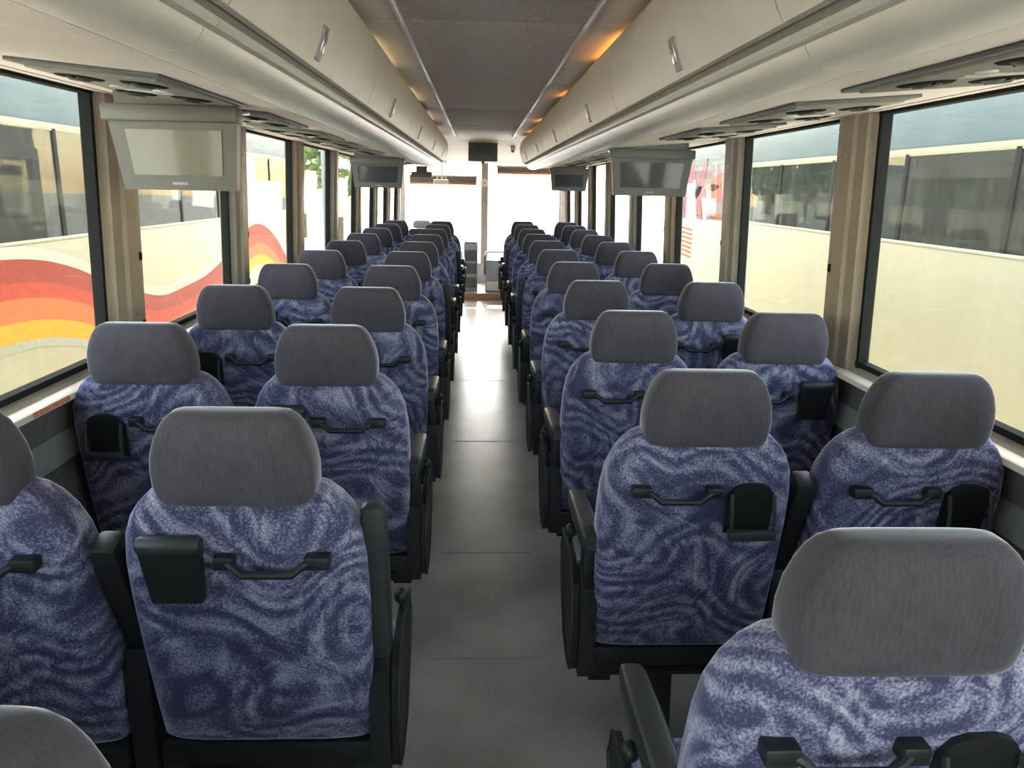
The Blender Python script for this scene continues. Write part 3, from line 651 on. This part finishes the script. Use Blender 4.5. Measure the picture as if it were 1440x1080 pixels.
for bi, (nme, mt, t0, t1) in enumerate(BANDS):
    ys = [3.05 + i * (16.85 - 3.05) / 120 for i in range(121)]
    up = [(y - 3.0, min(1.01, interp(RED, y) + t0) + 1.35) for y in ys]; lo = [(y - 3.0, min(1.005, interp(RED, y) + t1) + 1.35) for y in ys]
    n = len(ys); vs = []
    for x in (.006, -.001):
        vs += [(x, y, z) for y, z in up] + [(x, y, z) for y, z in lo]
    fs = []
    for i in range(n - 1):
        fs += [(i, i + 1, n + i + 1, n + i), (2 * n + i, 3 * n + i, 3 * n + i + 1, 2 * n + i + 1), (i, 2 * n + i, 2 * n + i + 1, i + 1), (n + i, n + i + 1, 3 * n + i + 1, 3 * n + i)]
    MB().add(vs, fs).obj(nme, mt, cl)
cr = coach(1, 2.6, 17.0, 1.15, 1.96, 'cream parked coach with blue-grey roof and pink graphic film on its front windows')
# pink film with red leaf shapes and short red bars near the front of the right coach
def film(nme, mt, pts, th): MB().prism([(y - 2.6, z + 1.35) for y, z in pts], -th, .0, 0).obj(nme, mt, cr)
film('graphic_film', 'film_white', [(12.55, 1.12), (15.8, 1.06), (15.8, 2.05), (15.2, 2.2), (14.5, 1.95), (13.6, 2.02), (12.55, 1.98)], .006)
def leaf(cy, cz, a, b, rot): return [(cy + a * math.cos(t) * math.cos(rot) - b * math.sin(t) * abs(math.sin(t)) * math.sin(rot), cz + a * math.cos(t) * math.sin(rot) + b * math.sin(t) * abs(math.sin(t)) * math.cos(rot)) for t in [2 * math.pi * q / 20 for q in range(20)]]
for cy, cz, a, b, r in ((15.1, 1.75, .6, .30, .5), (14.6, 1.42, .55, .22, -.4), (15.35, 1.35, .4, .2, 1.0), (14.35, 1.80, .45, .16, -.9), (13.9, 1.32, .35, .14, .6)): film('pink_shape', 'coach_pink', leaf(cy, cz, a, b, r), .010)
for cy, cz, a, b, r in ((13.5, 1.56, .62, .15, .05), (13.4, 1.74, .50, .12, -.25), (14.3, 1.25, .22, .07, .9), (14.9, 1.2, .2, .06, -.7), (13.3, 1.2, .4, .05, .1)): film('red_shape', 'coach_red', leaf(cy, cz, a, b, r), .013)
for q in range(7): film('red_bar', 'coach_red', [(14.75, .34 + q * .085), (15.65, .36 + q * .085), (15.65, .395 + q * .085), (14.75, .375 + q * .085)], .006)
# trees and a pale depot building ahead
def tree(x, y, h, r, label):
    e = empty('tree', (x, y, -1.35)); tag(e, label, 'tree')
    MB().tube([(0, 0, 0), (.1, 0, h * .3), (0, .1, h * .62)], [.22, .17, .1], 8).obj('trunk', 'bark', e)
    mb = MB()
    for q in range(420):
        a = random.uniform(0, 6.28); u = random.uniform(-1, 1); rr = r * random.uniform(.55, 1.0); c = Vector((rr * math.cos(a) * math.sqrt(1 - u * u), rr * math.sin(a) * math.sqrt(1 - u * u), h * .68 + rr * u * .8))
        t1 = Vector((random.uniform(-1, 1), random.uniform(-1, 1), random.uniform(-1, 1))).normalized() * .34; t2 = t1.cross(Vector((random.uniform(-1, 1), random.uniform(-1, 1), 1))).normalized() * .2
        mb.add([c - t1, c + t2, c + t1, c - t2], [(0, 1, 2, 3)])
    f = mb.obj('foliage', 'leaf', e); f['kind'] = 'stuff'
tree(-6.6, 37, 6.0, 2.2, 'leafy tree beyond the grey canopy'); tree(-9.8, 44, 7, 2.8, 'taller leafy tree farther beyond the grey canopy')
e = empty('yard_canopy', (-6.4, 25, -1.35)); tag(e, 'flat grey canopy roof on slim posts beyond the striped coach', 'canopy')
MB().box(-3.2, 2.9, -5.5, 5.5, 4.55, 5.1, .04).obj('canopy_roof', 'roof_grey', e); MB().box(-3.3, 3.0, -5.6, 5.6, 5.1, 5.2, .02).obj('roof_edge', 'panel_grey', e)
for x in (-2.9, 2.5):
    for y in (-5, 0, 5): MB().tube([(x, y, 0), (x, y, 4.6)], .07, 10).obj('post', 'panel_grey', e)
e = empty('depot_building', (-22, 58, -1.35)); tag(e, 'pale depot building with a grey roof beyond the yard', 'building')
MB().box(-6, 6, -10, 10, 0, 4.2).obj('wall', 'building_pale', e); MB().box(-7, 7.5, -11, 11, 4.2, 4.7, .05).obj('roof', 'roof_grey', e)
for q in range(5): MB().box(6, 6.05, -8 + q * 3.6, -6 + q * 3.6, 1.2, 2.8).obj('window', 'coach_glass', e)
